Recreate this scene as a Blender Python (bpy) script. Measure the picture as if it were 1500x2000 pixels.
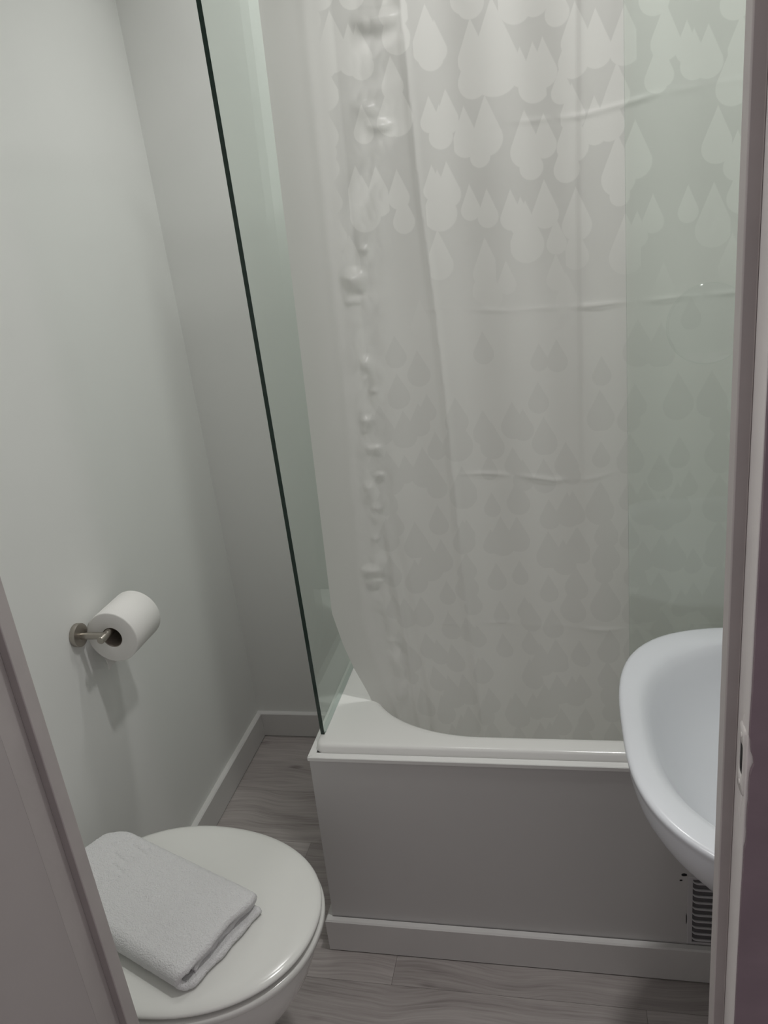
import bpy, bmesh, math, random
from mathutils import Vector, Matrix, noise
random.seed(7)
for o in list(bpy.data.objects): bpy.data.objects.remove(o)
S = bpy.context.scene; COL = S.collection
PI = math.pi

# ---------------- camera ----------------
cam = bpy.data.cameras.new('camera'); camo = bpy.data.objects.new('camera', cam); COL.objects.link(camo)
cam.sensor_fit = 'VERTICAL'; cam.sensor_height = 36; cam.lens = 36*1520.06/2000; cam.clip_start = .02
cr, cu, cf = (.9741, .19467, -.11503), (.03906, .3562, .93359), (-.22272, .91391, -.33937)
M = Matrix(((cr[0], cu[0], -cf[0], .97727), (cr[1], cu[1], -cf[1], -1.23748), (cr[2], cu[2], -cf[2], 1.48517), (0, 0, 0, 1)))
camo.matrix_world = M; S.camera = camo

# ---------------- world, lights, exposure ----------------
w = bpy.data.worlds.new('world'); S.world = w; w.use_nodes = True
w.node_tree.nodes['Background'].inputs[0].default_value = (1.0, .93, .95, 1)
w.node_tree.nodes['Background'].inputs[1].default_value = .33
S.view_settings.view_transform = 'Standard'; S.view_settings.look = 'None'
S.view_settings.gamma = 1; S.view_settings.use_curve_mapping = False
S.view_settings.exposure = 0.0
CZ = 2.60                                        # ceiling height
LAMPS = [(1.12, -.12, 5.6, .13, 128), (.54, .46, 2.9, .20, 108), (.12, -.73, 9.0, .10, 170)]   # recessed ceiling downlights: x, y, watts, diameter, beam angle; the last is unseen, added to light the right jamb
for lx, ly, lw, ls, sp in LAMPS:
    la = bpy.data.lights.new('downlight', 'AREA'); la.shape = 'DISK'; la.size = ls; la.energy = lw; la.spread = math.radians(sp); la.color = (1.0, .99, .975)
    lo = bpy.data.objects.new('downlight', la); COL.objects.link(lo); lo.location = (lx, ly, CZ-.012)

# ---------------- helpers ----------------
def link(o, parent=None):
    COL.objects.link(o)
    if parent is not None:
        o.parent = parent
    return o
def origin(p):
    v = Vector((0, 0, 0))
    while p is not None:
        v += p.location; p = p.parent
    return v
def mk(name, verts, faces, m, parent=None, smooth=False, loc=None, uv=None, sharp=None):
    """world-space verts -> mesh object whose origin is loc (default: first bbox base centre)"""
    vs = [Vector(v) for v in verts]
    if loc is None:
        n = len(vs)
        loc = Vector((sum(v.x for v in vs)/n, sum(v.y for v in vs)/n, min(v.z for v in vs)))
    else: loc = Vector(loc)
    me = bpy.data.meshes.new(name)
    me.from_pydata([v-loc for v in vs], [], faces)
    if isinstance(m, (list, tuple)):
        for x in m: me.materials.append(x)
    else: me.materials.append(m)
    if smooth: me.polygons.foreach_set('use_smooth', [True]*len(me.polygons))
    if uv is not None:
        l = me.uv_layers.new(name='UVMap')
        idx = [0]*len(me.loops); me.loops.foreach_get('vertex_index', idx)
        flat = []
        for i in idx: flat.extend(uv[i])
        l.data.foreach_set('uv', flat)
    me.update()
    o = bpy.data.objects.new(name, me); link(o, parent)
    o.location = loc - origin(parent)
    return o
def fixn(o):
    bm = bmesh.new(); bm.from_mesh(o.data); bmesh.ops.recalc_face_normals(bm, faces=bm.faces); bm.to_mesh(o.data); bm.free(); return o
def box(name, a, b, m, parent=None, bev=0.0, seg=2, loc=None):
    x0, y0, z0 = a; x1, y1, z1 = b
    vs = [(x0,y0,z0),(x1,y0,z0),(x1,y1,z0),(x0,y1,z0),(x0,y0,z1),(x1,y0,z1),(x1,y1,z1),(x0,y1,z1)]
    fs = [(0,3,2,1),(4,5,6,7),(0,1,5,4),(1,2,6,5),(2,3,7,6),(3,0,4,7)]
    o = mk(name, vs, fs, m, parent, loc=loc)
    if bev: bevel(o, bev, seg)
    return o
def bevel(o, wdt, seg=2, ang=.5):
    bm = bmesh.new(); bm.from_mesh(o.data)
    es = [e for e in bm.edges if len(e.link_faces) == 2 and e.calc_face_angle() > ang]
    bmesh.ops.bevel(bm, geom=es, offset=wdt, segments=seg, affect='EDGES', profile=.5)
    for f in bm.faces: f.smooth = True
    bm.to_mesh(o.data); bm.free()
    wn = o.modifiers.new('wn', 'WEIGHTED_NORMAL'); wn.keep_sharp = True
def loft(name, rings, m, parent=None, cap0=True, cap1=True, closed=True, smooth=True, loc=None, fix=True):
    n = len(rings[0]); vs = [p for r in rings for p in r]; fs = []
    for i in range(len(rings)-1):
        for j in range(n if closed else n-1):
            k = (j+1) % n
            fs.append((i*n+j, i*n+k, (i+1)*n+k, (i+1)*n+j))
    if cap0: fs.append(tuple(range(n-1, -1, -1)))
    if cap1: fs.append(tuple((len(rings)-1)*n+j for j in range(n)))
    o = mk(name, vs, fs, m, parent, smooth, loc)
    return fixn(o) if fix else o
def tube(name, p0, p1, r, m, parent=None, n=32, bev=.0, r1=None, loc=None):
    a = Vector(p0); b = Vector(p1); d = (b-a).normalized(); L = (b-a).length
    x = d.orthogonal().normalized(); y = d.cross(x)
    r1 = r if r1 is None else r1
    prof = [(0, r-bev), (bev*.3, r-bev*.3), (bev, r)] if bev else [(0, r)]
    prof += [(L-bev, r1), (L-bev*.3, r1-bev*.3), (L, r1-bev)] if bev else [(L, r1)]
    rings = [[a+d*t+(x*math.cos(2*PI*j/n)+y*math.sin(2*PI*j/n))*q for j in range(n)] for t, q in prof]
    o = loft(name, rings, m, parent, loc=loc)
    return smooth_angle(o)
def smooth_angle(o, ang=.7):
    bm = bmesh.new(); bm.from_mesh(o.data)
    for f in bm.faces: f.smooth = True
    for e in bm.edges: e.smooth = not (len(e.link_faces) == 2 and e.calc_face_angle() > ang)
    bm.to_mesh(o.data); bm.free(); return o
def thing(name, label, cat, loc, group=None):
    o = bpy.data.objects.new(name, None); COL.objects.link(o); o.location = loc; o.empty_display_size = .05
    o['label'] = label; o['category'] = cat
    if group: o['group'] = group
    return o
def struct(o, label=None):
    o['kind'] = 'structure'
    if label: o['label'] = label
    return o

# ---------------- materials ----------------
def newmat(name):
    m = bpy.data.materials.new(name); m.use_nodes = True
    nt = m.node_tree; return m, nt, nt.nodes, nt.links, nt.nodes['Principled BSDF']
def bump_on(nt, b, scale, strength, dist=.001, detail=3, coord='Object'):
    tc = nt.nodes.new('ShaderNodeTexCoord'); n = nt.nodes.new('ShaderNodeTexNoise'); bp = nt.nodes.new('ShaderNodeBump')
    n.inputs['Scale'].default_value = scale; n.inputs['Detail'].default_value = detail
    bp.inputs['Strength'].default_value = strength; bp.inputs['Distance'].default_value = dist
    nt.links.new(tc.outputs[coord], n.inputs['Vector']); nt.links.new(n.outputs[0], bp.inputs['Height']); nt.links.new(bp.outputs[0], b.inputs['Normal'])
def mat(name, col, rough=.5, metal=0.0, spec=.5, bump=None, var=0.0, vscale=4.0, coat=0.0):
    m, nt, N, L, b = newmat(name)
    b.inputs['Base Color'].default_value = (*col, 1); b.inputs['Roughness'].default_value = rough
    b.inputs['Metallic'].default_value = metal; b.inputs['Specular IOR Level'].default_value = spec
    b.inputs['Coat Weight'].default_value = coat; b.inputs['Coat Roughness'].default_value = .08
    if var:
        tc = N.new('ShaderNodeTexCoord'); n = N.new('ShaderNodeTexNoise'); n.inputs['Scale'].default_value = vscale; n.inputs['Detail'].default_value = 4
        mr = N.new('ShaderNodeMapRange'); mr.inputs[1].default_value = .3; mr.inputs[2].default_value = .7
        mr.inputs[3].default_value = 1-var; mr.inputs[4].default_value = 1+var
        mx = N.new('ShaderNodeMix'); mx.data_type = 'RGBA'; mx.blend_type = 'MULTIPLY'; mx.inputs['Factor'].default_value = 1
        mx.inputs['A'].default_value = (*col, 1)
        L.new(tc.outputs['Object'], n.inputs['Vector']); L.new(n.outputs[0], mr.inputs[0]); L.new(mr.outputs[0], mx.inputs['B']); L.new(mx.outputs['Result'], b.inputs['Base Color'])
    if bump: bump_on(nt, b, *bump)
    return m
m_wall = mat('wall_paint', (.80, .808, .785), .55, bump=(260, .12, .0006), var=.02, vscale=2)
m_wall2 = mat('wall_board', (.74, .75, .73), .35, var=.01)
m_ceil = mat('ceiling_paint', (.86, .86, .84), .8, var=.01)
m_skirt = mat('skirting_gloss', (.70, .69, .675), .35, var=.02, vscale=9)
m_panel = mat('bath_panel_white', (.60, .592, .582), .42, var=.015, vscale=3)
m_acryl = mat('bath_acrylic', (.82, .82, .795), .16, coat=.3)
m_trim = mat('white_plastic_trim', (.80, .80, .78), .3)
m_sub = mat('floor_gap_dark', (.05, .045, .045), .8)
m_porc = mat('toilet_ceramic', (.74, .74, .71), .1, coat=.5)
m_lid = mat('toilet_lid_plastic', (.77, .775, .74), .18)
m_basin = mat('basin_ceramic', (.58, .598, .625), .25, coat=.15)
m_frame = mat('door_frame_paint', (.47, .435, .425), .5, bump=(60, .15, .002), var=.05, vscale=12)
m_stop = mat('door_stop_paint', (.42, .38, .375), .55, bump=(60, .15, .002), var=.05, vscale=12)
m_rebate = mat('lit_jamb_paint', (.74, .705, .69), .45, bump=(60, .15, .002), var=.04, vscale=12)  # right jamb lighter than the left: light on it put into the colour
m_stopface = mat('shaded_stop_paint', (.36, .325, .32), .55, bump=(60, .15, .002), var=.05, vscale=12)
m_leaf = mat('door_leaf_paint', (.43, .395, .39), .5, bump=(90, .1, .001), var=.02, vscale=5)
m_purple = mat('purple_wall_paint', (.215, .16, .185), .6, bump=(40, .25, .003), var=.10, vscale=14)
m_steel = mat('brushed_nickel', (.42, .39, .35), .3, 1.0, bump=(900, .08, .0003))
m_paper = mat('tissue_paper', (.80, .79, .765), .9, spec=.1, bump=(420, .35, .0006))
m_card = mat('cardboard_core', (.30, .26, .225), .9, spec=.1)
m_grey = mat('vent_plastic', (.56, .55, .56), .4)
m_ventback = mat('vent_gap_shade', (.13, .126, .132), .6)
m_dark = mat('dark_void', (.015, .015, .016), .8)
m_chrome = mat('chrome', (.7, .7, .7), .12, 1.0)
m_plate = mat('painted_strike_plate', (.70, .67, .65), .45, bump=(50, .5, .004), var=.06, vscale=20)

def floor_mat():
    m, nt, N, L, b = newmat('grey_wood_laminate')
    tc = N.new('ShaderNodeTexCoord'); oi = N.new('ShaderNodeObjectInfo')
    off = N.new('ShaderNodeVectorMath'); off.operation = 'SCALE'; L.new(oi.outputs['Random'], off.inputs['Scale']); off.inputs[0].default_value = (17, 9, 5)
    ad = N.new('ShaderNodeVectorMath'); ad.operation = 'ADD'; L.new(tc.outputs['Object'], ad.inputs[0]); L.new(off.outputs[0], ad.inputs[1])
    # gentle warp so that the grain bends round knots
    wn = N.new('ShaderNodeTexNoise'); wn.inputs['Scale'].default_value = 3.5; wn.inputs['Detail'].default_value = 1.5; L.new(ad.outputs[0], wn.inputs['Vector'])
    ws = N.new('ShaderNodeVectorMath'); ws.operation = 'MULTIPLY_ADD'; L.new(wn.outputs['Color'], ws.inputs[0]); ws.inputs[1].default_value = (0, .09, 0); L.new(ad.outputs[0], ws.inputs[2])
    def nz(sx, sy, det, rough=.6):
        mp = N.new('ShaderNodeMapping'); mp.inputs['Scale'].default_value = (sx, sy, 1); L.new(ws.outputs[0], mp.inputs['Vector'])
        n = N.new('ShaderNodeTexNoise'); n.inputs['Scale'].default_value = 1; n.inputs['Detail'].default_value = det; n.inputs['Roughness'].default_value = rough
        L.new(mp.outputs[0], n.inputs['Vector']); return n.outputs[0]
    fine = nz(7, 230, 4); mid = nz(2.6, 48, 3); broad = nz(1.6, 9, 2)
    def mth(op, a, c):
        n = N.new('ShaderNodeMath'); n.operation = op
        for i, v in enumerate((a, c)):
            if hasattr(v, 'is_linked'): L.new(v, n.inputs[i])
            else: n.inputs[i].default_value = v
        return n.outputs[0]
    # knots
    mpk = N.new('ShaderNodeMapping'); mpk.inputs['Scale'].default_value = (3.2, 9, 1); L.new(ad.outputs[0], mpk.inputs['Vector'])
    vo = N.new('ShaderNodeTexVoronoi'); vo.inputs['Scale'].default_value = 1.6; L.new(mpk.outputs[0], vo.inputs['Vector'])
    kr = N.new('ShaderNodeMapRange'); kr.inputs[1].default_value = .03; kr.inputs[2].default_value = .17; kr.inputs[3].default_value = 1; kr.inputs[4].default_value = 0; kr.interpolation_type = 'SMOOTHSTEP'; L.new(vo.outputs['Distance'], kr.inputs[0])
    mix1 = mth('ADD', mth('MULTIPLY', fine, .38), mth('MULTIPLY', mid, .30)); tot = mth('ADD', mix1, mth('MULTIPLY', broad, .36))
    tot = mth('SUBTRACT', tot, mth('MULTIPLY', kr.outputs[0], .13))
    cr_ = N.new('ShaderNodeValToRGB'); L.new(tot, cr_.inputs[0])
    e = cr_.color_ramp.elements; e[0].position = .33; e[0].color = (.19, .165, .157, 1); e[1].position = .68; e[1].color = (.50, .46, .445, 1)
    e2 = e.new(.50); e2.color = (.37, .335, .322, 1)
    hv = N.new('ShaderNodeHueSaturation'); L.new(cr_.outputs[0], hv.inputs['Color'])
    vr = mth('ADD', mth('MULTIPLY', oi.outputs['Random'], .16), .92); L.new(vr, hv.inputs['Value'])
    L.new(hv.outputs[0], b.inputs['Base Color']); b.inputs['Roughness'].default_value = .48
    bp = N.new('ShaderNodeBump'); bp.inputs['Strength'].default_value = .25; bp.inputs['Distance'].default_value = .0006; L.new(fine, bp.inputs['Height']); L.new(bp.outputs[0], b.inputs['Normal'])
    return m
m_floor = floor_mat()

def glass_mat(name, tint, rough=.0):
    m, nt, N, L, b = newmat(name); N.remove(b)
    out = N['Material Output']; t = N.new('ShaderNodeBsdfTransparent'); t.inputs[0].default_value = (*tint, 1)
    g = N.new('ShaderNodeBsdfGlossy'); g.inputs['Roughness'].default_value = rough; g.inputs[0].default_value = (.9, .96, .93, 1)
    lw = N.new('ShaderNodeLayerWeight'); lw.inputs[0].default_value = .5; p5 = N.new('ShaderNodeMath'); p5.operation = 'POWER'; p5.inputs[1].default_value = 5; L.new(lw.outputs['Facing'], p5.inputs[0])
    fr = N.new('ShaderNodeMath'); fr.operation = 'MULTIPLY_ADD'; fr.inputs[1].default_value = .96; fr.inputs[2].default_value = .04; L.new(p5.outputs[0], fr.inputs[0])
    mx = N.new('ShaderNodeMixShader'); L.new(fr.outputs[0], mx.inputs[0]); L.new(t.outputs[0], mx.inputs[1]); L.new(g.outputs[0], mx.inputs[2]); L.new(mx.outputs[0], out.inputs[0])
    return m
m_glass = glass_mat('green_tinted_glass', (.952, .976, .960))
m_gedge = mat('glass_edge_green', (.004, .022, .014), .12, spec=.6)
m_gedge2 = mat('glass_edge_bright', (.30, .42, .36), .15)
m_clear = glass_mat('clear_plastic', (.985, .99, .988), .03)

def curtain_mat():
    m, nt, N, L, b = newmat('curtain_peva')
    uvn = N.new('ShaderNodeUVMap'); uvn.uv_map = 'UVMap'; sep = N.new('ShaderNodeSeparateXYZ'); L.new(uvn.outputs[0], sep.inputs[0])
    u, v = sep.outputs[0], sep.outputs[1]
    def mth(op, a, c=0.0, d=None, clamp=False):
        n = N.new('ShaderNodeMath'); n.operation = op; n.use_clamp = clamp
        for i, x in enumerate((a, c, d)):
            if x is None: continue
            if hasattr(x, 'is_linked'): L.new(x, n.inputs[i])
            else: n.inputs[i].default_value = x
        return n.outputs[0]
    def wn1(x):
        n = N.new('ShaderNodeTexWhiteNoise'); n.noise_dimensions = '1D'; L.new(x, n.inputs['W']); return n.outputs['Value']
    def layer(cw, ch, R, seed, jit, z_lo, z_fade, sign, dens=1.0, tipk=2.5):
        X = mth('MULTIPLY_ADD', u, 1/cw, seed*.37); c = mth('FLOOR', X)
        st = wn1(mth('ADD', c, seed*13.7)); Y = mth('MULTIPLY_ADD', v, 1/ch, st); r = mth('FLOOR', Y)
        cmb = N.new('ShaderNodeCombineXYZ'); L.new(c, cmb.inputs[0]); L.new(r, cmb.inputs[1]); cmb.inputs[2].default_value = seed
        w_ = N.new('ShaderNodeTexWhiteNoise'); w_.noise_dimensions = '3D'; L.new(cmb.outputs[0], w_.inputs['Vector'])
        sc = N.new('ShaderNodeSeparateColor'); L.new(w_.outputs['Color'], sc.inputs[0])
        rr, gg, bb = sc.outputs[0], sc.outputs[1], sc.outputs[2]
        size = mth('MULTIPLY', mth('MULTIPLY_ADD', rr, .42, .66), R)
        px = mth('ABSOLUTE', mth('ADD', mth('MULTIPLY', mth('SUBTRACT', mth('FRACT', X), .5), cw), mth('MULTIPLY', mth('SUBTRACT', gg, .5), jit)))
        py = mth('ADD', mth('MULTIPLY', mth('SUBTRACT', mth('FRACT', Y), .5), ch), ch*.20)
        d1 = mth('SUBTRACT', size, mth('SQRT', mth('ADD', mth('MULTIPLY', px, px), mth('MULTIPLY', py, py))))
        tip = mth('MULTIPLY', size, tipk); sn = 1/tipk; tn = sn/math.sqrt(1-sn*sn)
        d2 = mth('MINIMUM', mth('SUBTRACT', mth('MULTIPLY', mth('SUBTRACT', tip, py), tn), px), mth('SUBTRACT', py, mth('MULTIPLY', size, sn)))
        d = mth('MAXIMUM', d1, d2)
        mr = N.new('ShaderNodeMapRange'); mr.interpolation_type = 'SMOOTHSTEP'; mr.inputs[1].default_value = -.0012; mr.inputs[2].default_value = .0012; L.new(d, mr.inputs[0])
        vc = mth('MULTIPLY', mth('SUBTRACT', mth('ADD', r, .5), st), ch)
        pr = mth('MULTIPLY', mth('MULTIPLY', mth('SUBTRACT', vc, z_lo), sign/z_fade, clamp=True), dens)
        return mth('MULTIPLY', mr.outputs[0], mth('LESS_THAN', bb, pr)), vc
    ups = [layer(.074, .128, .0285, 1.0, .035, 1.30, .22, 1, .85), layer(.062, .112, .0240, 2.0, .03, 1.30, .25, 1, .85), layer(.069, .120, .026, 3.0, .04, 1.30, .25, 1, .8), layer(.140, .20, .042, 4.0, .05, 1.42, .2, 1, .55)]
    los = [layer(.053, .076, .0235, 5.0, .012, 1.34, .25, -1, .97, 2.1), layer(.068, .098, .028, 6.0, .02, 1.30, .25, -1, .8, 2.1)]
    up = ups[0][0]
    for x, _ in ups[1:]: up = mth('MAXIMUM', up, x)
    lo_ = los[0][0]
    for x, _ in los[1:]: lo_ = mth('MAXIMUM', lo_, x)
    # the print starts beyond the hem band on the left
    hem = N.new('ShaderNodeMapRange'); hem.inputs[1].default_value = .105; hem.inputs[2].default_value = .125; L.new(u, hem.inputs[0])
    zone = N.new('ShaderNodeMapRange'); zone.interpolation_type = 'SMOOTHSTEP'; zone.inputs[1].default_value = 1.25; zone.inputs[2].default_value = 1.55; L.new(v, zone.inputs[0])
    # printed value: 0 = plain film, +1 = white drop, -1 = clearer drop
    gapv = mth('MULTIPLY', mth('SUBTRACT', up, .62), zone.outputs[0])
    low = mth('MULTIPLY', mth('SUBTRACT', .45, lo_), mth('SUBTRACT', 1.0, zone.outputs[0]))
    val = mth('MULTIPLY', mth('ADD', gapv, mth('MULTIPLY', low, .42)), hem.outputs[0])
    k = mth('MULTIPLY_ADD', val, .125, 1.0)
    col = N.new('ShaderNodeMix'); col.data_type = 'RGBA'; col.blend_type = 'MULTIPLY'; col.inputs['Factor'].default_value = 1
    col.inputs['A'].default_value = (.84, .83, .81, 1); L.new(k, col.inputs['B'])
    L.new(col.outputs['Result'], b.inputs['Base Color']); b.inputs['Roughness'].default_value = .34; b.inputs['Specular IOR Level'].default_value = .45
    bump_on(nt, b, 30, .10, .004, 2)
    tr = N.new('ShaderNodeBsdfTranslucent'); L.new(col.outputs['Result'], tr.inputs[0])
    mx = N.new('ShaderNodeMixShader'); mx.inputs[0].default_value = .55
    L.new(b.outputs[0], mx.inputs[1]); L.new(tr.outputs[0], mx.inputs[2]); L.new(mx.outputs[0], N['Material Output'].inputs[0])
    return m
m_curt = curtain_mat()

def towel_mat():
    m, nt, N, L, b = newmat('white_terry')
    b.inputs['Base Color'].default_value = (.80, .80, .80, 1); b.inputs['Roughness'].default_value = 1; b.inputs['Specular IOR Level'].default_value = .05
    b.inputs['Sheen Weight'].default_value = .25; b.inputs['Sheen Roughness'].default_value = .5
    bump_on(nt, b, 420, 1.0, .003, 3)
    return m
m_towel = towel_mat()

# ---------------- room shell ----------------
WX, YB, YF = 1.52, .744, -.555
struct(box('wall_left', (-.10, YF-.06, 0), (0, YB+.1, CZ), m_wall))
struct(box('wall_back', (0, YB, 0), (WX+.1, YB+.1, CZ), m_wall))
struct(box('wall_right', (WX, YF, 0), (WX+.1, YB, CZ), m_wall))
struct(box('ceiling', (-.1, -1.45, CZ), (WX+.1, YB+.1, CZ+.08), m_ceil))
XL, XR, YO, DH = .355, 1.130, -.614, 2.02     # door opening (frame faces), outer wall face
wf = box('wall_front', (-.10, YO, 0), (XL-.022, YF, CZ), [m_wall], loc=(.1, YF, 0)); struct(wf)
for nm, a, b_ in (('wall_segment', (XR+.022, YO, 0), (WX+.1, YF, CZ)), ('wall_segment', (XL-.022, YO, DH+.022), (XR+.022, YF, CZ))):
    box(nm, a, b_, m_wall, wf)
# floor: substrate and planks
fl = struct(box('floor', (-.10, -1.45, -.06), (WX+.1, YB+.1, -.0105), m_sub, loc=(.7, -.3, -.0105)))
seams = [.744, .477, .287, .097, -.093, -.283, -.473, -.663, -.853, -1.043, -1.233, -1.423]
joints = [[.9], [.62, 1.4], [.3, 1.2], [.589], [1.10], [.35, 1.35], [.8], [.5, 1.3], [.2, 1.1], [.7], [.4]]
for i in range(len(seams)-1):
    xs = [0.0]+joints[i]+[WX]
    for a_, c_ in zip(xs[:-1], xs[1:]):
        p = box('plank', (a_+.00015, seams[i+1]+.00015, -.0105), (c_-.00015, seams[i]-.00015, 0), m_floor, fl, bev=.0004, seg=1)

# baseboards
HS = .0855
def skirting(name, pts, m, th=.015, chamf=.003, h=HS):
    """pts: outer-face polyline at floor level, material to the left is the wall"""
    vs, fs = [], []
    prof = [(0.0, .0022), (0.0, h-chamf), (chamf, h), (th, h), (th, .0022)]
    n = len(pts); k = len(prof)
    for i, (p, nx) in enumerate(pts):
        for q, z in prof: vs.append((p[0]+nx[0]*q, p[1]+nx[1]*q, z))
    for i in range(n-1):
        for j in range(k-1): fs.append((i*k+j, (i+1)*k+j, (i+1)*k+j+1, i*k+j+1))
    fs.append(tuple(range(k))); fs.append(tuple((n-1)*k+j for j in range(k)))
    return fixn(mk(name, vs, fs, m))
struct(skirting('baseboard_left', [((.015, YF), (-1, 0)), ((.015, YB-.015), (-1, 1))], m_skirt))
struct(skirting('baseboard_back', [((.015, YB-.015), (-1, 1)), ((.448, YB-.015), (0, 1))], m_skirt))
struct(skirting('baseboard_bath', [((.4365, YB-.016), (1, 0)), ((.4365, -.0235), (1, 1)), ((WX, -.0235), (0, 1))], m_skirt, th=.0135))

# ---------------- door frame, door leaf, outer wall face ----------------
fr = thing('trim_1', 'painted wooden door frame around the bathroom doorway', 'door frame', (0, YO, 0)); del fr['category']; struct(fr)
YS0, YS1 = -.578, -.5555
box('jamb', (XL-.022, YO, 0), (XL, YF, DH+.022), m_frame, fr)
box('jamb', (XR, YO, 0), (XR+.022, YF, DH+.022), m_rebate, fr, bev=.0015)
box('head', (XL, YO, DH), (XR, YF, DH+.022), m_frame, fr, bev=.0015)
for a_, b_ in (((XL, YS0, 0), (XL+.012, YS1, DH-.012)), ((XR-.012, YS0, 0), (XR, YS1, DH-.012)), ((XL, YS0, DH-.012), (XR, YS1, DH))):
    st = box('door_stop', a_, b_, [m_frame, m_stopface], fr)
    st.data.polygons[2].material_index = 1        # front face darker: its shade is put into the paint colour
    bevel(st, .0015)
# strike plate with a latch hole, painted over, in the right jamb
def strike():
    x = XR-.0015; yc, zc = -.6005, .9935
    hy, hz, oy, oz = .0062, .0170, .0118, .036
    n = 32
    def ring(a, b_, p, xx):
        out = []
        for i in range(n):
            t = 2*PI*i/n; c, s = math.cos(t), math.sin(t)
            k = (abs(c)**p+abs(s)**p)**(-1/p)
            out.append((xx, yc+a*c*k, zc+b_*s*k))
        return out
    rings = [ring(oy, oz, 8, XR), ring(oy-.0008, oz-.0008, 8, x), ring(hy+.0006, hz+.0006, 6, x-.0002), ring(hy, hz, 6, x+.0006), ring(hy, hz, 6, XR+.014)]
    o = loft('strike_plate', rings, m_plate, fr, cap0=False, cap1=False); o['label'] = 'strike plate with a latch hole, painted over'
    hole = mk('latch_hole', ring(hy, hz, 6, XR-.0006), [tuple(range(n))], m_dark, o)
    for dz in (-.026, .026):
        tube('screw', (x-.0009, yc, zc+dz), (x+.002, yc, zc+dz), .0026, m_plate, o, n=12, bev=.0004)
strike()
# lumpy paint drips and chips beside the strike plate
def blob(name, c, r, m, parent, sc=(1, 1, 1), seed=0):
    bm = bmesh.new(); bmesh.ops.create_icosphere(bm, subdivisions=2, radius=r)
    for v in bm.verts:
        d = 1+.35*noise.noise(v.co/r*1.3+Vector((seed, 0, 0))); v.co = Vector((v.co.x*sc[0]*d, v.co.y*sc[1]*d, v.co.z*sc[2]*d))+Vector(c)
    vs = [v.co.copy() for v in bm.verts]; fs = [tuple(q.index for q in f.verts) for f in bm.faces]; bm.free()
    return mk(name, vs, fs, m, parent, True)
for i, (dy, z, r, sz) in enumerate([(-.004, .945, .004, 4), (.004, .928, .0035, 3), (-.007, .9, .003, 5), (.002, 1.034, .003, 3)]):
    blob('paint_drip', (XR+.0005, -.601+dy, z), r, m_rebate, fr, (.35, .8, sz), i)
# purple painted wall face outside, its paint edge ragged beside the jamb
def purple():
    zs = []; z = 0.0
    while z < CZ: zs.append(z); z += .006 if .88 < z < 1.06 else .02
    zs.append(CZ)
    vs = []
    for z in zs:
        e = XR+.0012+.0006*noise.noise(Vector((0, 0, z*14)))
        if .905 < z < 1.03: e += .0016*max(0, noise.noise(Vector((3, 0, z*42))))+.0012
        if abs(z-1.002) < .012: e += .004*(1-abs(z-1.002)/.012)
        vs += [(e, YO-.0005, z), (e+.0004, YO-.0035, z), (WX+.1, YO-.0035, z), (WX+.1, YO-.0005, z)]
    fs = []
    for i in range(len(zs)-1):
        a, b_ = i*4, i*4+4
        for j in range(4): k = (j+1) % 4; fs.append((a+j, a+k, b_+k, b_+j))
    fs += [(0, 1, 2, 3), tuple(len(vs)-4+j for j in (3, 2, 1, 0))]
    return fixn(mk('paint_coat', vs, fs, m_purple, wf))
purple()
dl = thing('door_1', 'open white painted door leaf at the left of the doorway', 'door', (XL, YO-.003, .01)); del dl['category']; struct(dl)
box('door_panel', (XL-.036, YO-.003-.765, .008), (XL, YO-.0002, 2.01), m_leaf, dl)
for z in (.25, 1.05, 1.8):
    tube('hinge', (XL-.040, YO-.002, z-.04), (XL-.040, YO-.002, z+.04), .005, m_steel, dl, n=16, bev=.001)

# ---------------- bathtub ----------------
ZR = .520
bt = thing('bathtub', 'white bathtub with flat boxed front panel below the shower curtain', 'bathtub', (1.0, .37, 0))
def rrect(x0, y0, x1, y1, rx, ry, z, nc=20, ns=10):
    out = []
    cs = [((x1-rx, y1-ry), 0), ((x0+rx, y1-ry), PI/2), ((x0+rx, y0+ry), PI), ((x1-rx, y0+ry), 1.5*PI)]
    for i, ((cx, cy), a0) in enumerate(cs):
        arc = [(cx+rx*math.cos(a0+PI/2*j/nc), cy+ry*math.sin(a0+PI/2*j/nc), z) for j in range(nc+1)]
        out += arc
        nx, ny = cs[(i+1) % 4][0]; a1 = cs[(i+1) % 4][1]
        st = Vector(arc[-1]); en = Vector((nx+rx*math.cos(a1), ny+ry*math.sin(a1), z))
        out += [tuple(st.lerp(en, j/ns)) for j in range(1, ns)]
    return out
OX0, OY0, OX1, OY1 = .4665, .014, WX-.002, YB-.002
def orr(d, z, rx=.02): return rrect(OX0+d, OY0+d, OX1-d, OY1-d, rx, rx, z)
def irr(d, z, rx=.26, ry=.19): return rrect(.545+d, .058+d, 1.475-d, .690-d, rx, ry, z)
rings = [orr(.012, .496), orr(.0, .5005), orr(-.001, .504), orr(.0, .508), orr(.0015, .5145), orr(.004, .5185), orr(.0085, ZR), orr(.016, ZR+.0003),
         irr(-.012, ZR+.0002), irr(-.004, ZR-.0005), irr(.001, ZR-.003), irr(.0045, ZR-.009), irr(.007, ZR-.02), irr(.02, .42), irr(.05, .25), irr(.085, .175), irr(.13, .155)]
loft('tub_shell', rings, m_acryl, bt, cap0=False)
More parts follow.
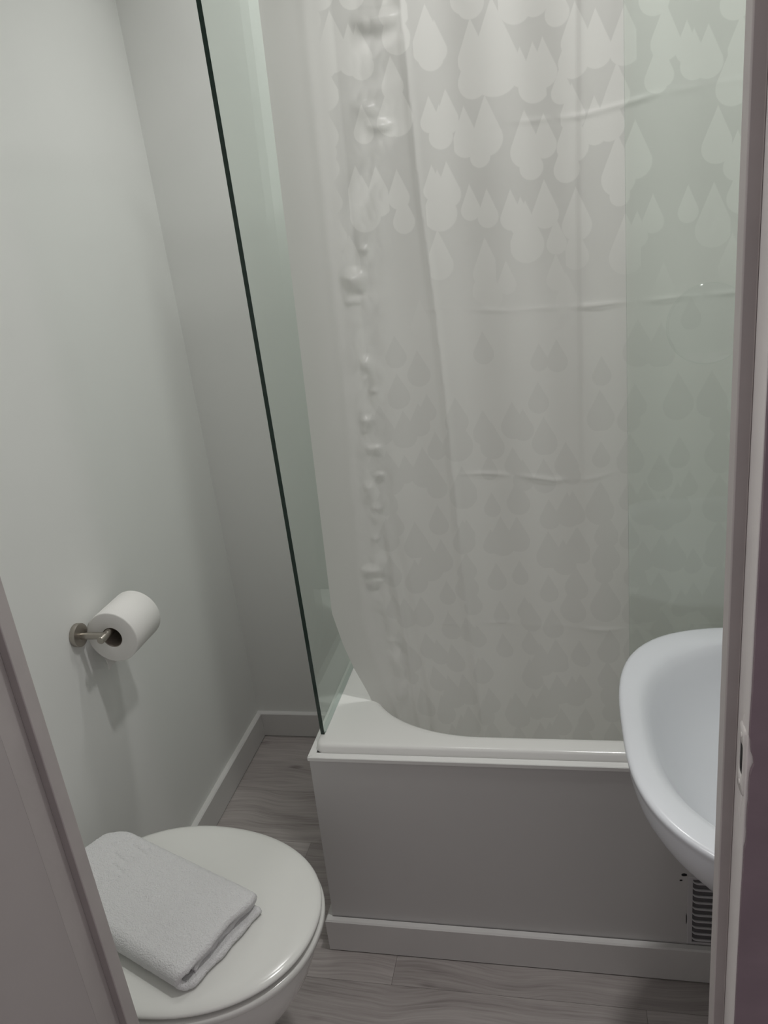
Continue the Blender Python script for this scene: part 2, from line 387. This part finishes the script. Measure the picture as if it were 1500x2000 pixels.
# flat front panel and left end panel, leaning out a little at the foot
def slab(name, quad, nrm, t, m, parent):
    q = [Vector(p) for p in quad]; n = Vector(nrm)*t
    vs = q+[p+n for p in q]
    o = fixn(mk(name, vs, [(0,1,2,3),(7,6,5,4),(0,4,5,1),(1,5,6,2),(2,6,7,3),(3,7,4,0)], m, parent)); return o
pf = slab('front_panel', [(.449, -.0095, .003), (WX-.001, -.0095, .003), (WX-.001, .0005, .4965), (.457, .0005, .4965)], (0, 1, 0), .012, m_panel, bt)
slab('end_panel', [(.449, .003, .003), (.457, .0127, .4965), (.457, YB-.002, .4965), (.449, YB-.002, .003)], (1, 0, 0), .012, m_panel, bt)
# white plastic trim strip along the panel tops, mitred at the corner
def trimstrip(name, pts, m, parent):
    prof = [(0, -.005), (0, .0025), (.0012, .0038), (.013, .0030), (.016, .0040), (.016, -.001), (.002, -.001), (.002, -.005)]
    k = len(prof); vs, fs = [], []
    for p, nx in pts:
        for q, z in prof: vs.append((p[0]+nx[0]*q, p[1]+nx[1]*q, .4985+z))
    for i in range(len(pts)-1):
        for j in range(k): fs.append((i*k+j, (i+1)*k+j, (i+1)*k+(j+1) % k, i*k+(j+1) % k))
    fs += [tuple(range(k)), tuple((len(pts)-1)*k+j for j in range(k))]
    return fixn(mk(name, vs, fs, m, parent))
tr1 = trimstrip('trim_strip', [((.4545, -.0022), (.9, 1)), ((1.083, -.0022), (0, 1))], m_trim, bt)
tr3 = trimstrip('trim_strip', [((1.0832, -.0022), (0, 1)), ((WX, -.0022), (0, 1))], m_trim, bt)
tr2 = trimstrip('trim_strip', [((.4535, -.0012), (1, .9)), ((.4535, YB-.002), (1, 0))], m_trim, bt)
box('trim_end', (1.0815, -.0024, .4935), (1.0845, .014, .512), m_trim, bt, bev=.0008)

# ---------------- louvred vent in the bath panel ----------------
def py(z): return -.0095+.010*(z/.4965)
vt = thing('vent_grille', 'grey louvred vent grille low in the bath panel under the basin', 'vent', (1.27, -.008, .0855))
VX0, VX1, VZ0, VZ1 = 1.186, 1.372, .0875, .256
vs = []; 
def vq(x, z, d): return (x, py(z)-d, z)
# frame: a thin plate ring round the louvre field
LX0, LX1, LZ0, LZ1 = VX0+.009, VX1-.009, VZ0+.006, VZ1-.006
rg = lambda x0, z0, x1, z1, d: [vq(x0, z0, d), vq(x1, z0, d), vq(x1, z1, d), vq(x0, z1, d)]
loft('vent_frame', [rg(VX0, VZ0, VX1, VZ1, -.001), rg(VX0, VZ0, VX1, VZ1, .0018), rg(VX0+.001, VZ0+.001, VX1-.001, VZ1-.001, .0024), rg(LX0, LZ0, LX1, LZ1, .0024), rg(LX0, LZ0, LX1, LZ1, -.001)], m_grey, vt, cap0=False, cap1=False, smooth=False)
mk('vent_backing', rg(LX0-.001, LZ0-.001, LX1+.001, LZ1+.001, .0005), [(0, 1, 2, 3)], m_ventback, vt)  # dark sheet painted as the shade between the louvres
NSL = 10; pitch = (LZ1-LZ0)/NSL
slat_me = None
for i in range(NSL):
    z0 = LZ0+pitch*i
    if slat_me is None:
        # thin louvre blade: tilted down and out, its ends sweeping up into the frame
        h0 = pitch*.28
        prof = [(-.0008, h0+.0034), (.0022, h0+.0034), (.0040, h0+.0028), (.0048, h0+.0018), (.0045, h0+.0006), (.0034, h0), (.0012, h0+.0004), (-.0008, h0+.0008)]
        rr_ = []
        for t, q in ((0, .55), (.0012, .38), (.003, .20), (.006, .07), (.011, 0), (LX1-LX0-.011, 0), (LX1-LX0-.006, .07), (LX1-LX0-.003, .2), (LX1-LX0-.0012, .38), (LX1-LX0, .55)):
            rr_.append([(LX0+t, -d*(1-.8*q), zz+q*pitch*.55) for d, zz in prof])
        o = loft('slat', rr_, m_grey, vt, loc=(LX0, 0, 0)); slat_me = o.data
    else:
        o = bpy.data.objects.new('slat', slat_me); link(o, vt)
    o.location = Vector((LX0, py(z0), z0))-vt.location
for (x, z, r) in ((1.179, .2585, .0035), (1.1735, .2445, .0018)):
    blob('screw_hole', (x, py(z)-.0006, z), r, m_dark, vt, (1.5, .35, 1), x)
blob('sealant_smear', (1.1845, py(.15)-.001, .150), .0016, m_dark, vt, (.5, .5, 9), 3)

# ---------------- glass screens ----------------
def pane(name, a, b_, faces_edge, parent, medge):
    o = box(name, a, b_, [m_glass, medge], parent)
    for i in faces_edge: o.data.polygons[i].material_index = 1
    return o
g1 = thing('shower_screen', 'frameless glass screen with dark green edge at bath end beside toilet', 'glass screen', (.475, .35, ZR))
pane('glass_pane', (.4715, .050, ZR+.0008), (.4795, YB-.001, 2.07), (0, 1, 2, 4), g1, m_gedge)
box('sealant_bead', (.4705, .058, ZR+.0002), (.4805, YB-.001, ZR+.0018), mat('clear_sealant', (.52, .58, .55), .3), g1)
g2 = thing('shower_screen', 'frameless green tinted glass screen along the bath front above the basin', 'glass screen', (1.3, .034, ZR))
pane('glass_pane', (1.0855, .030, ZR+.0008), (WX-.001, .036, 2.0), (0, 1, 5), g2, m_gedge2)
box('sealant_bead', (1.0855, .0292, ZR+.0002), (WX-.001, .0368, ZR+.0018), m_trim, g2)
# clear round disc on the right pane
def disc():
    c = Vector((1.203, .030, 1.296)); n = 48
    prof = [(.060, 0), (.0605, -.0015), (.0595, -.004), (.057, -.005), (.054, -.004), (.048, -.0030), (.03, -.0036), (.012, -.0042), (.001, -.0044)]
    rings = [[(c.x+r*math.cos(2*PI*j/n), c.y+d, c.z+r*1.0*math.sin(2*PI*j/n)) for j in range(n)] for r, d in prof]
    o = loft('suction_disc', rings, m_clear, None, cap0=True, cap1=True)
    o['label'] = 'clear round plastic disc stuck on the right glass screen'; o['category'] = 'disc'
disc()

# ---------------- shower curtain ----------------
def curtain():
    ZT, ZBm = 1.995, .33
    x0, x1 = .489, 1.49
    NX, NZ = 400, 560
    PK = [(.682,1.800,.034,.050,.013),(.715,1.803,.034,.046,.012),(.664,1.675,.030,.036,.007),(.690,1.640,.032,.036,.008),(.614,1.383,.030,.050,.016),(.640,1.440,.016,.03,.006),
          (.622,1.231,.014,.040,.008),(.632,1.180,.018,.030,.006),(.613,1.127,.018,.028,.007),(.624,1.075,.02,.022,.005),(.625,1.018,.017,.022,.008),(.603,.992,.014,.03,.005),(.614,.945,.016,.036,.006),(.606,.88,.015,.034,.005),(.590,.815,.026,.034,.011)]
    CC = [(2.1,.70),(1.81,.690),(1.656,.672),(1.389,.628),(1.197,.622),(1.023,.618),(.806,.603),(.668,.620),(.3,.63)]
    def interp(T, z):
        for (za, a), (zb, b_) in zip(T[:-1], T[1:]):
            if z >= zb: return a+(b_-a)*min(1, max(0, (za-z)/(za-zb)))
        return T[-1][1]
    C1 = [(2.1,.735),(1.519,.748),(1.319,.760),(1.146,.766),(.78,.775),(.3,.80)]
    C2 = [(2.1,1.045),(1.8,1.037),(1.624,1.031),(1.486,1.026),(.3,1.0)]
    C3 = [(2.1,.60),(.9,.628),(.828,.635),(.703,.645),(.488,.659),(.3,.66)]
    EDG = [(2.1,.489),(.73,.489),(.655,.505),(.60,.522),(.545,.545),(.50,.560),(.40,.575),(.3,.58)]
    HC = [[(.85,1.632),(.902,1.634),(1.031,1.625),(1.106,1.633),(1.171,1.643),(1.49,1.65)], [(.66,1.336),(.752,1.334),(.902,1.317),(1.101,1.315),(1.49,1.31)], [(.70,1.02),(.895,1.009),(.963,.996),(1.03,1.002),(1.091,1.014),(1.49,1.02)], [(.66,.70),(1.49,.69)]]
    def hz(T, x):
        if x <= T[0][0]: return T[0][1]
        for (xa, a), (xb, b_) in zip(T[:-1], T[1:]):
            if x <= xb: return a+(b_-a)*(x-xa)/(xb-xa)
        return T[-1][1]
    g = lambda d, s: math.exp(-(d/s)**2)
    vs, uv, fs = [], [], []
    for i in range(NZ+1):
        z = ZT+(ZBm-ZT)*i/NZ
        yb = .186+.098*(z-.72) if z > .72 else .186-.10*(.72-z)*.6
        ex = interp(EDG, z); cc = interp(CC, z); c1 = interp(C1, z); c2 = interp(C2, z); c3 = interp(C3, z)
        low = min(1, max(0, (1.15-z)/.6))
        for j in range(NX+1):
            s = j/NX; X = x0+(x1-x0)*s
            x = X+(ex-x0)*(1-s)**3
            d = 0.0
            d += .012*math.sin((X-.5)*2*PI/.52+.8*math.sin(z*1.3))*min(1, s*4)      # broad sway
            d += .004*math.sin((X-.5)*2*PI/.13+z*1.1)*min(1, s*5)
            # rolled hem band at the left edge
            t = (X-x0)/(.11); 
            if t < 1.2: d += .016*math.sin(PI*min(1, t/1.2))*(1-.4*low)
            d += .003*g(X-(.575-.02*low), .012)
            # column of crumples
            mcol = g(x-cc, .036)
            d += mcol*(.0095*noise.noise(Vector((x*24, 0, z*19)))+.0030*abs(noise.noise(Vector((x*50, 4, z*36)))))
            for px, pz, hw, hh, am in PK:
                ax = abs(x-px)/hw; q = (z-pz+hh*.5)/hh
                if ax < 1 and 0 < q < 1.45:
                    a = (1-ax*ax)**2; q0 = max(0, q)
                    d += 1.25*am*a*(q0*q0*(3-2*q0) if q0 < 1 else max(0, 1-(q-1)*2.4)**1.5)
            # long soft creases
            d += .0042*g(x-c1, .008)+.0016*(1 if x > c1 else 0)*g(max(0, x-c1), .1)
            d += .0032*(1/(1+math.exp(-(x-c2)/.002))-.5)*g(x-c2, .10)*(1 if z > 1.2 else max(0, (z-.8)/.4))*2
            d += low*(.006*g(x-c3, .008)-.005*g(x-c3-.018, .010)+.004*g(x-c3+.03, .010))
            for T in HC:
                h = hz(T, x); 
                if abs(z-h) < .03: d += .0027*g(z-h, .005)*(.4+abs(noise.noise(Vector((x*9, h*7, 0))))*2.2-.35)*min(1, max(0, (x-T[0][0])*12))
            dd = noise.noise(Vector((x*6, 7, z*5)))*.004*min(1, s*6)
            vs.append((x, yb-d-dd, z)); uv.append((X-x0, z))
    for i in range(NZ):
        for j in range(NX):
            a = i*(NX+1)+j; fs.append((a, a+NX+1, a+NX+2, a+1))
    th = thing('shower_curtain', 'white plastic shower curtain with printed raindrops hanging inside the bath', 'shower curtain', (.99, .25, .33))
    o = mk('curtain_sheet', vs, fs, m_curt, th, True, uv=uv)
    return th
cu_ = curtain()
rod = thing('curtain_rod', 'chrome shower curtain rod above the bath', 'rod', (1.0, .315, 2.03))
tube('rod', (.4796, .315, 2.03), (WX, .315, 2.03), .0125, m_chrome, rod, n=24)
for k in range(10):
    bm = bmesh.new(); x = .52+.105*k; n1, n2 = 20, 8; vs = []; fs = []
    for a in range(n1):
        for b_ in range(n2):
            A = 2*PI*a/n1; B = 2*PI*b_/n2; R_ = .022+.0015*math.cos(B)
            vs.append((x+.0015*math.sin(B), .315+R_*math.cos(A), 2.022+R_*math.sin(A)))
    for a in range(n1):
        for b_ in range(n2): fs.append((a*n2+b_, ((a+1) % n1)*n2+b_, ((a+1) % n1)*n2+(b_+1) % n2, a*n2+(b_+1) % n2))
    bm.free(); mk('curtain_ring', vs, fs, m_trim, cu_, True)

# ---------------- toilet ----------------
TR = math.radians(-4)
tl = thing('toilet', 'white back-to-wall toilet with closed oval lid carrying a towel', 'toilet', (.29, -.298, 0))
def oval(cx, af, ab, b_, z, n=96, p=2.0, sq=2.15):
    out = []
    for i in range(n):
        t = 2*PI*i/n; c, s = math.cos(t), math.sin(t); e = sq
        k = (abs(c)**e+abs(s)**e)**(-1/e)
        x = (af if c > 0 else ab)*c*k; y = b_*s*k
        ca, sa = math.cos(TR), math.sin(TR)
        out.append((.29+(cx-.29)+x*ca-y*sa, -.298+x*sa+y*ca, z))
    return out
CX = .285
LB = .232
def ring3(d, z): return oval(CX, .264-d, LB-d, .2015-d, z)
loft('lid', [ring3(.03, .3975), ring3(.0065, .3972), ring3(.003, .398), ring3(.0015, .400), ring3(.0015, .4025), ring3(.004, .4055), ring3(.012, .4082), ring3(.03, .4098), ring3(.08, .4108), ring3(.15, .4112)], m_lid, tl)
loft('seat', [ring3(.010, .3735), ring3(.002, .3745), ring3(-.001, .377), ring3(-.0015, .3855), ring3(.0005, .3885), ring3(.005, .390), ring3(.012, .3903), ring3(.06, .3903)], m_lid, tl)
loft('gap_shade_ring', [ring3(.016, .390), ring3(.016, .398)], m_dark, tl)  # dark colour stands in for the shade in the gap under the lid
def pan(af, ab, b_, z, cx=CX, sq=2.2): return oval(cx, af, ab, b_, z, sq=sq)
loft('pan', [pan(.11, .25, .105, .0, sq=3), pan(.115, .25, .11, .006, sq=3), pan(.112, .25, .107, .05, sq=3), pan(.12, .25, .112, .11, sq=2.8), pan(.155, .25, .128, .18, sq=2.5), pan(.198, .25, .15, .24, sq=2.3), pan(.232, .245, .172, .295), pan(.246, .24, .184, .335), pan(.250, .235, .188, .362), pan(.248, .232, .186, .371), pan(.240, .225, .18, .3735)], m_porc, tl)
box('pan_back', (.001, -.40, .0), (.10, -.20, .36), m_porc, tl, bev=.02, seg=4)
for dy in (-.075, .075):
    tube('hinge', (.058, -.298+dy-.012, .385), (.058, -.298+dy+.012, .385), .009, m_chrome, tl, n=20, bev=.002)

# ---------------- folded towel ----------------
def towel():
    F = Vector((.098, -.160, 0)); e1 = Vector((.93, -.3675, 0)).normalized(); e2 = Vector((e1.y, -e1.x, 0))
    L, W, t = .376, .182, .0142
    Z0 = .4118
    path = []   # (w, z, layer)
    def seg(a, b_, n, ly):
        for i in range(n): 
            q = i/n; path.append((a[0]+(b_[0]-a[0])*q, a[1]+(b_[1]-a[1])*q, ly))
    def arc(c, r, a0, a1, n, ly0, ly1, sx=1.0):
        for i in range(n):
            q = i/n; a = a0+(a1-a0)*q; path.append((c[0]+r*sx*math.cos(a), c[1]+r*math.sin(a), ly0+(ly1-ly0)*q))
    seg((.004, .5*t), (W-.020, .5*t), 50, 0)
    arc((W-.020, 1.5*t), t, -PI/2, PI/2, 18, 0, 2, 1.0)
    seg((W-.020, 2.5*t), (.012, 2.5*t), 80, 2)
    arc((.012, 2.0*t), .5*t, PI/2, 1.5*PI, 12, 2, 1, 1.3)
    seg((.012, 1.5*t), (W-.034, 1.5*t), 45, 1)
    path.append((W-.034, 1.5*t, 1))
    n = len(path)
    nrm = []
    for i in range(n):
        a = Vector(path[max(0, i-1)][:2]); b_ = Vector(path[min(n-1, i+1)][:2]); d = (b_-a).normalized(); nrm.append(Vector((d.y, -d.x)))
    NL = 180
    STK = [[(.0473,.0437),(.0603,.0138)],[(.0805,.0241),(.1231,.0288)],[(.0785,.0056),(.0987,.0051),(.1221,.0206)],[(.0657,.0547),(.1052,.0595)],[(.0854,.0748),(.1235,.0813)],[(.1183,.1092),(.1234,.0921)],[(.0993,.05),(.108,.0477)]]
    segs = [(Vector(a), Vector(b_)) for s in STK for a, b_ in zip(s[:-1], s[1:])]
    def emb(l, w):
        if l > .14 or w > .125: return 0
        p = Vector((l, w)); best = 1
        for a, b_ in segs:
            d = b_-a; q = max(0, min(1, (p-a).dot(d)/d.dot(d))); best = min(best, (p-a-d*q).length)
        return -.0026*math.exp(-(best/.0030)**2)
    def ends(ly, w):
        top = max(0, ly-1); bot = max(0, 1-ly); mid = 1-abs(ly-1)
        return top*(L-.003+.004*noise.noise(Vector((w*22, 1, 0))))+mid*(L-.010+.007*noise.noise(Vector((w*30, 5, 0))))+bot*(L+.004+.006*noise.noise(Vector((w*26, 9, 0))))
    vs, fs = [], []
    h = t*.5*.93
    rows = NL+1
    for side in (0, 1):
        sg = 1 if side == 0 else -1
        for i in range(n):
            w_, z_, ly = path[i]; nn = nrm[i]
            le = ends(ly, w_); ls = .001+.006*(2-ly)*.4+.003*noise.noise(Vector((w_*20, 3, 2)))
            for k in range(rows):
                q = k/NL; l = ls+(le-ls)*q
                # rounded raw edges: pinch thickness at both ends
                ed = min(l-ls, le-l)/.006; pin = math.sqrt(max(0, 1-(1-min(1, ed))**2))*.85+.15
                w2 = w_+nn.x*h*sg*pin; z2 = z_+nn.y*h*sg*pin
                top = max(0, ly-1)
                # softness: top layer puffs and droops at its corners
                z2 += top*(.0035*noise.noise(Vector((l*11, w_*11, 3)))+.0012*noise.noise(Vector((l*40, w_*40, 1))))
                z2 += top*.004*math.sin(PI*min(1, max(0, w_/W)))
                dr = max(0, (l-(L-.03))/.03); z2 -= top*.0035*dr*dr
                # far left corners are rounded off
                cut = max(0, 1-l/.05); w2 = w2+cut*cut*(.5*W-w_)*.30
                # right end: gap opens between top layer and the layers beneath in the middle
                if ly < 1.3: z2 -= (.0048*max(0, (l-(L-.06))/.06))*(1 if ly > .3 else 0)*(math.sin(PI*min(1, max(0, w_/W))))
                if side == (0 if nn.y*1 > 0 else 1) and top > .9: z2 += emb(l, w_)
                j = .0009
                p = F+e1*l+e2*w2+Vector((0, 0, Z0+z2))
                p += Vector((noise.noise(p*330), noise.noise(p*330+Vector((9, 0, 0))), noise.noise(p*330+Vector((0, 9, 0)))))*j
                if p.z < Z0: p.z = Z0
                vs.append(p)
    B = n*rows
    for i in range(n-1):
        for k in range(NL):
            a = i*rows+k
            fs.append((a, a+1, a+rows+1, a+rows)); fs.append((B+a, B+a+rows, B+a+rows+1, B+a+1))
    for i in range(n-1):
        for k in (0, NL):
            a = i*rows+k; fs.append((a, a+rows, B+a+rows, B+a) if k == 0 else (a, B+a, B+a+rows, a+rows))
    for i in (0, n-1):
        for k in range(NL):
            a = i*rows+k; fs.append((a, B+a, B+a+1, a+1) if i == 0 else (a, a+1, B+a+1, B+a))
    o = fixn(mk('towel', vs, fs, m_towel, None, True))
    o['label'] = 'folded white terry towel with embossed lettering lying on the toilet lid'; o['category'] = 'towel'
towel()

# ---------------- toilet roll and holder ----------------
hd = thing('toilet_roll_holder', 'brushed nickel toilet roll holder with round rosette on the left wall', 'roll holder', (0, .004, .784))
HY, HZ, HX = .004, .781, .066
tube('rosette', (0.0005, HY, .783), (.0125, HY, .783), .0245, m_steel, hd, n=48, bev=.0015)
tube('arm', (.010, HY, HZ), (HX+.004, HY, HZ), .0072, m_steel, hd, n=24)
tube('bar', (HX, HY-.019, HZ-.001), (HX, .128, HZ+.001), .0078, m_steel, hd, n=24, bev=.0012)
def roll():
    cx, cz, y0, y1, Ro, Ri = .0690, .7675, .020, .124, .0562, .0210
    r = thing('toilet_roll', 'white toilet paper roll on the nickel holder on the left wall', 'toilet roll', (cx, (y0+y1)/2, cz-Ro))
    n = 96
    def rg(R, y, k=0): return [(cx+R*math.cos(2*PI*j/n)*(1+k*math.sin(6*PI*j/n)), y, cz+R*math.sin(2*PI*j/n)) for j in range(n)]
    o = loft('paper', [rg(Ri+.0012, y0+.0006), rg(Ri+.004, y0), rg(Ro-.0025, y0), rg(Ro-.0006, y0+.0006), rg(Ro, y0+.002), rg(Ro, y1-.002), rg(Ro-.002, y1), rg(Ri+.0012, y1), rg(Ri+.0012, y0+.0006)], m_paper, r, cap0=False, cap1=False)
    loft('core', [rg(Ri, y0+.0015), rg(Ri+.0012, y0+.0008), rg(Ri+.0012, y1-.001), rg(Ri, y1-.0015), rg(Ri, y0+.0015)], m_card, r, cap0=False, cap1=False)
    # loose end of the sheet hanging at the wall side
    vs, fs = [], []; A0, A1, K, NY = PI*.80, PI*1.30, 18, 10
    pts = [(cx+(Ro+.0006)*math.cos(A0+(A1-A0)*i/K), cz+(Ro+.0006)*math.sin(A0+(A1-A0)*i/K)) for i in range(K+1)]
    d = Vector((pts[-1][0]-pts[-2][0], 0, pts[-1][1]-pts[-2][1])).normalized(); p = Vector((pts[-1][0], 0, pts[-1][1]))
    for i in range(1, 9):
        d = (d*.80+Vector((-.06, 0, -.32))).normalized(); p = p+d*.0042; pts.append((p.x, p.z))
    for i, (x, z) in enumerate(pts):
        for j in range(NY+1):
            y = y0+.0015+(y1-y0-.003)*j/NY
            vs.append((x+.0006*math.sin(j*1.7)*max(0, i-K)/8, y, z+.002*math.sin(j*.9)*max(0, i-K)/8))
    for i in range(len(pts)-1):
        for j in range(NY): a = i*(NY+1)+j; fs.append((a, a+1, a+NY+2, a+NY+1))
    mk('loose_sheet', vs, fs, m_paper, r, True)
roll()

# ---------------- wash basin ----------------
def basin():
    bs = thing('wash_basin', 'white wall-hung ceramic wash basin beside the right door jamb', 'basin', (1.40, -.29, .55))
    ZB = .800; n = 120
    def ring(a, b_, z, p, pn=None, cx=1.32, cy=-.29, back=WX-.001):
        pn = p if pn is None else pn
        out = []
        for i in range(n):
            t = 2*PI*i/n; c, s = math.cos(t), math.sin(t)
            # far front corner squarer (p), near front corner rounder (pn)
            e = (pn+(p-pn)*(.5+.5*s)) if c < 0 else 8
            k = (abs(c)**e+abs(s)**e)**(-1/e)
            out.append((cx+(a if c < 0 else back-cx)*c*k, cy+b_*s*k, z))
        return out
    def inn(a, b_, z, p, pn=None, cx=1.32, cy=-.288, back=1.42):
        return ring(a, b_, z, p, pn, cx, cy, back)
    P, Q = 3.4, 2.4
    R_ = [ring(.03, .06, .545, 2.2), ring(.07, .09, .552, 2.2), ring(.115, .13, .575, 2.3), ring(.16, .17, .608, 2.3), ring(.200, .21, .648, 2.4, 2.2), ring(.232, .243, .688, 2.6, 2.3), ring(.253, .265, .722, 2.9, 2.35), ring(.264, .277, .748, 3.2, Q), ring(.2688, .283, .768, P, Q), ring(.2705, .2845, .782, P, Q), ring(.2715, .2852, .789, P, Q), ring(.273, .2865, .7925, P, Q), ring(.2728, .2863, .7962, P, Q), ring(.2705, .284, .7988, P, Q), ring(.2660, .2795, ZB, P, Q), ring(.258, .271, ZB+.0004, P, Q),
          inn(.250, .254, ZB, 2.9, Q), inn(.243, .247, ZB-.0025, 2.8, Q), inn(.237, .241, ZB-.008, 2.7, Q), inn(.230, .234, ZB-.019, 2.6, Q), inn(.217, .221, ZB-.045, 2.5, Q), inn(.195, .195, ZB-.08, 2.4, back=1.415), inn(.16, .155, ZB-.115, 2.3, back=1.40), inn(.11, .10, ZB-.135, 2.2, back=1.38), inn(.04, .04, ZB-.143, 2, back=1.35)]
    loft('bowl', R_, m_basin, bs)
    tube('drain', (1.325, -.285, ZB-.144), (1.325, -.285, ZB-.1395), .021, m_chrome, bs, n=32, bev=.0015)
basin()

# ---------------- ceiling lamp fitting (above the frame) ----------------
n = 48
for k, (lx, ly, lw, ls, sp) in enumerate(LAMPS):
    lf = thing('ceiling_light', ('small round recessed downlight in the ceiling above the toilet and basin', 'small round recessed downlight in the ceiling above the bath', 'unseen downlight added in the corridor ceiling to light the right jamb')[k], 'light', (lx, ly, CZ-.012), 'recessed ceiling downlights')
    r0 = ls*.5
    loft('bezel', [[(lx+r*math.cos(2*PI*j/n), ly+r*math.sin(2*PI*j/n), z) for j in range(n)] for r, z in ((r0+.025, CZ-.001), (r0+.025, CZ-.005), (r0+.006, CZ-.010), (r0+.002, CZ-.002))], m_trim, lf, cap0=False, cap1=False)
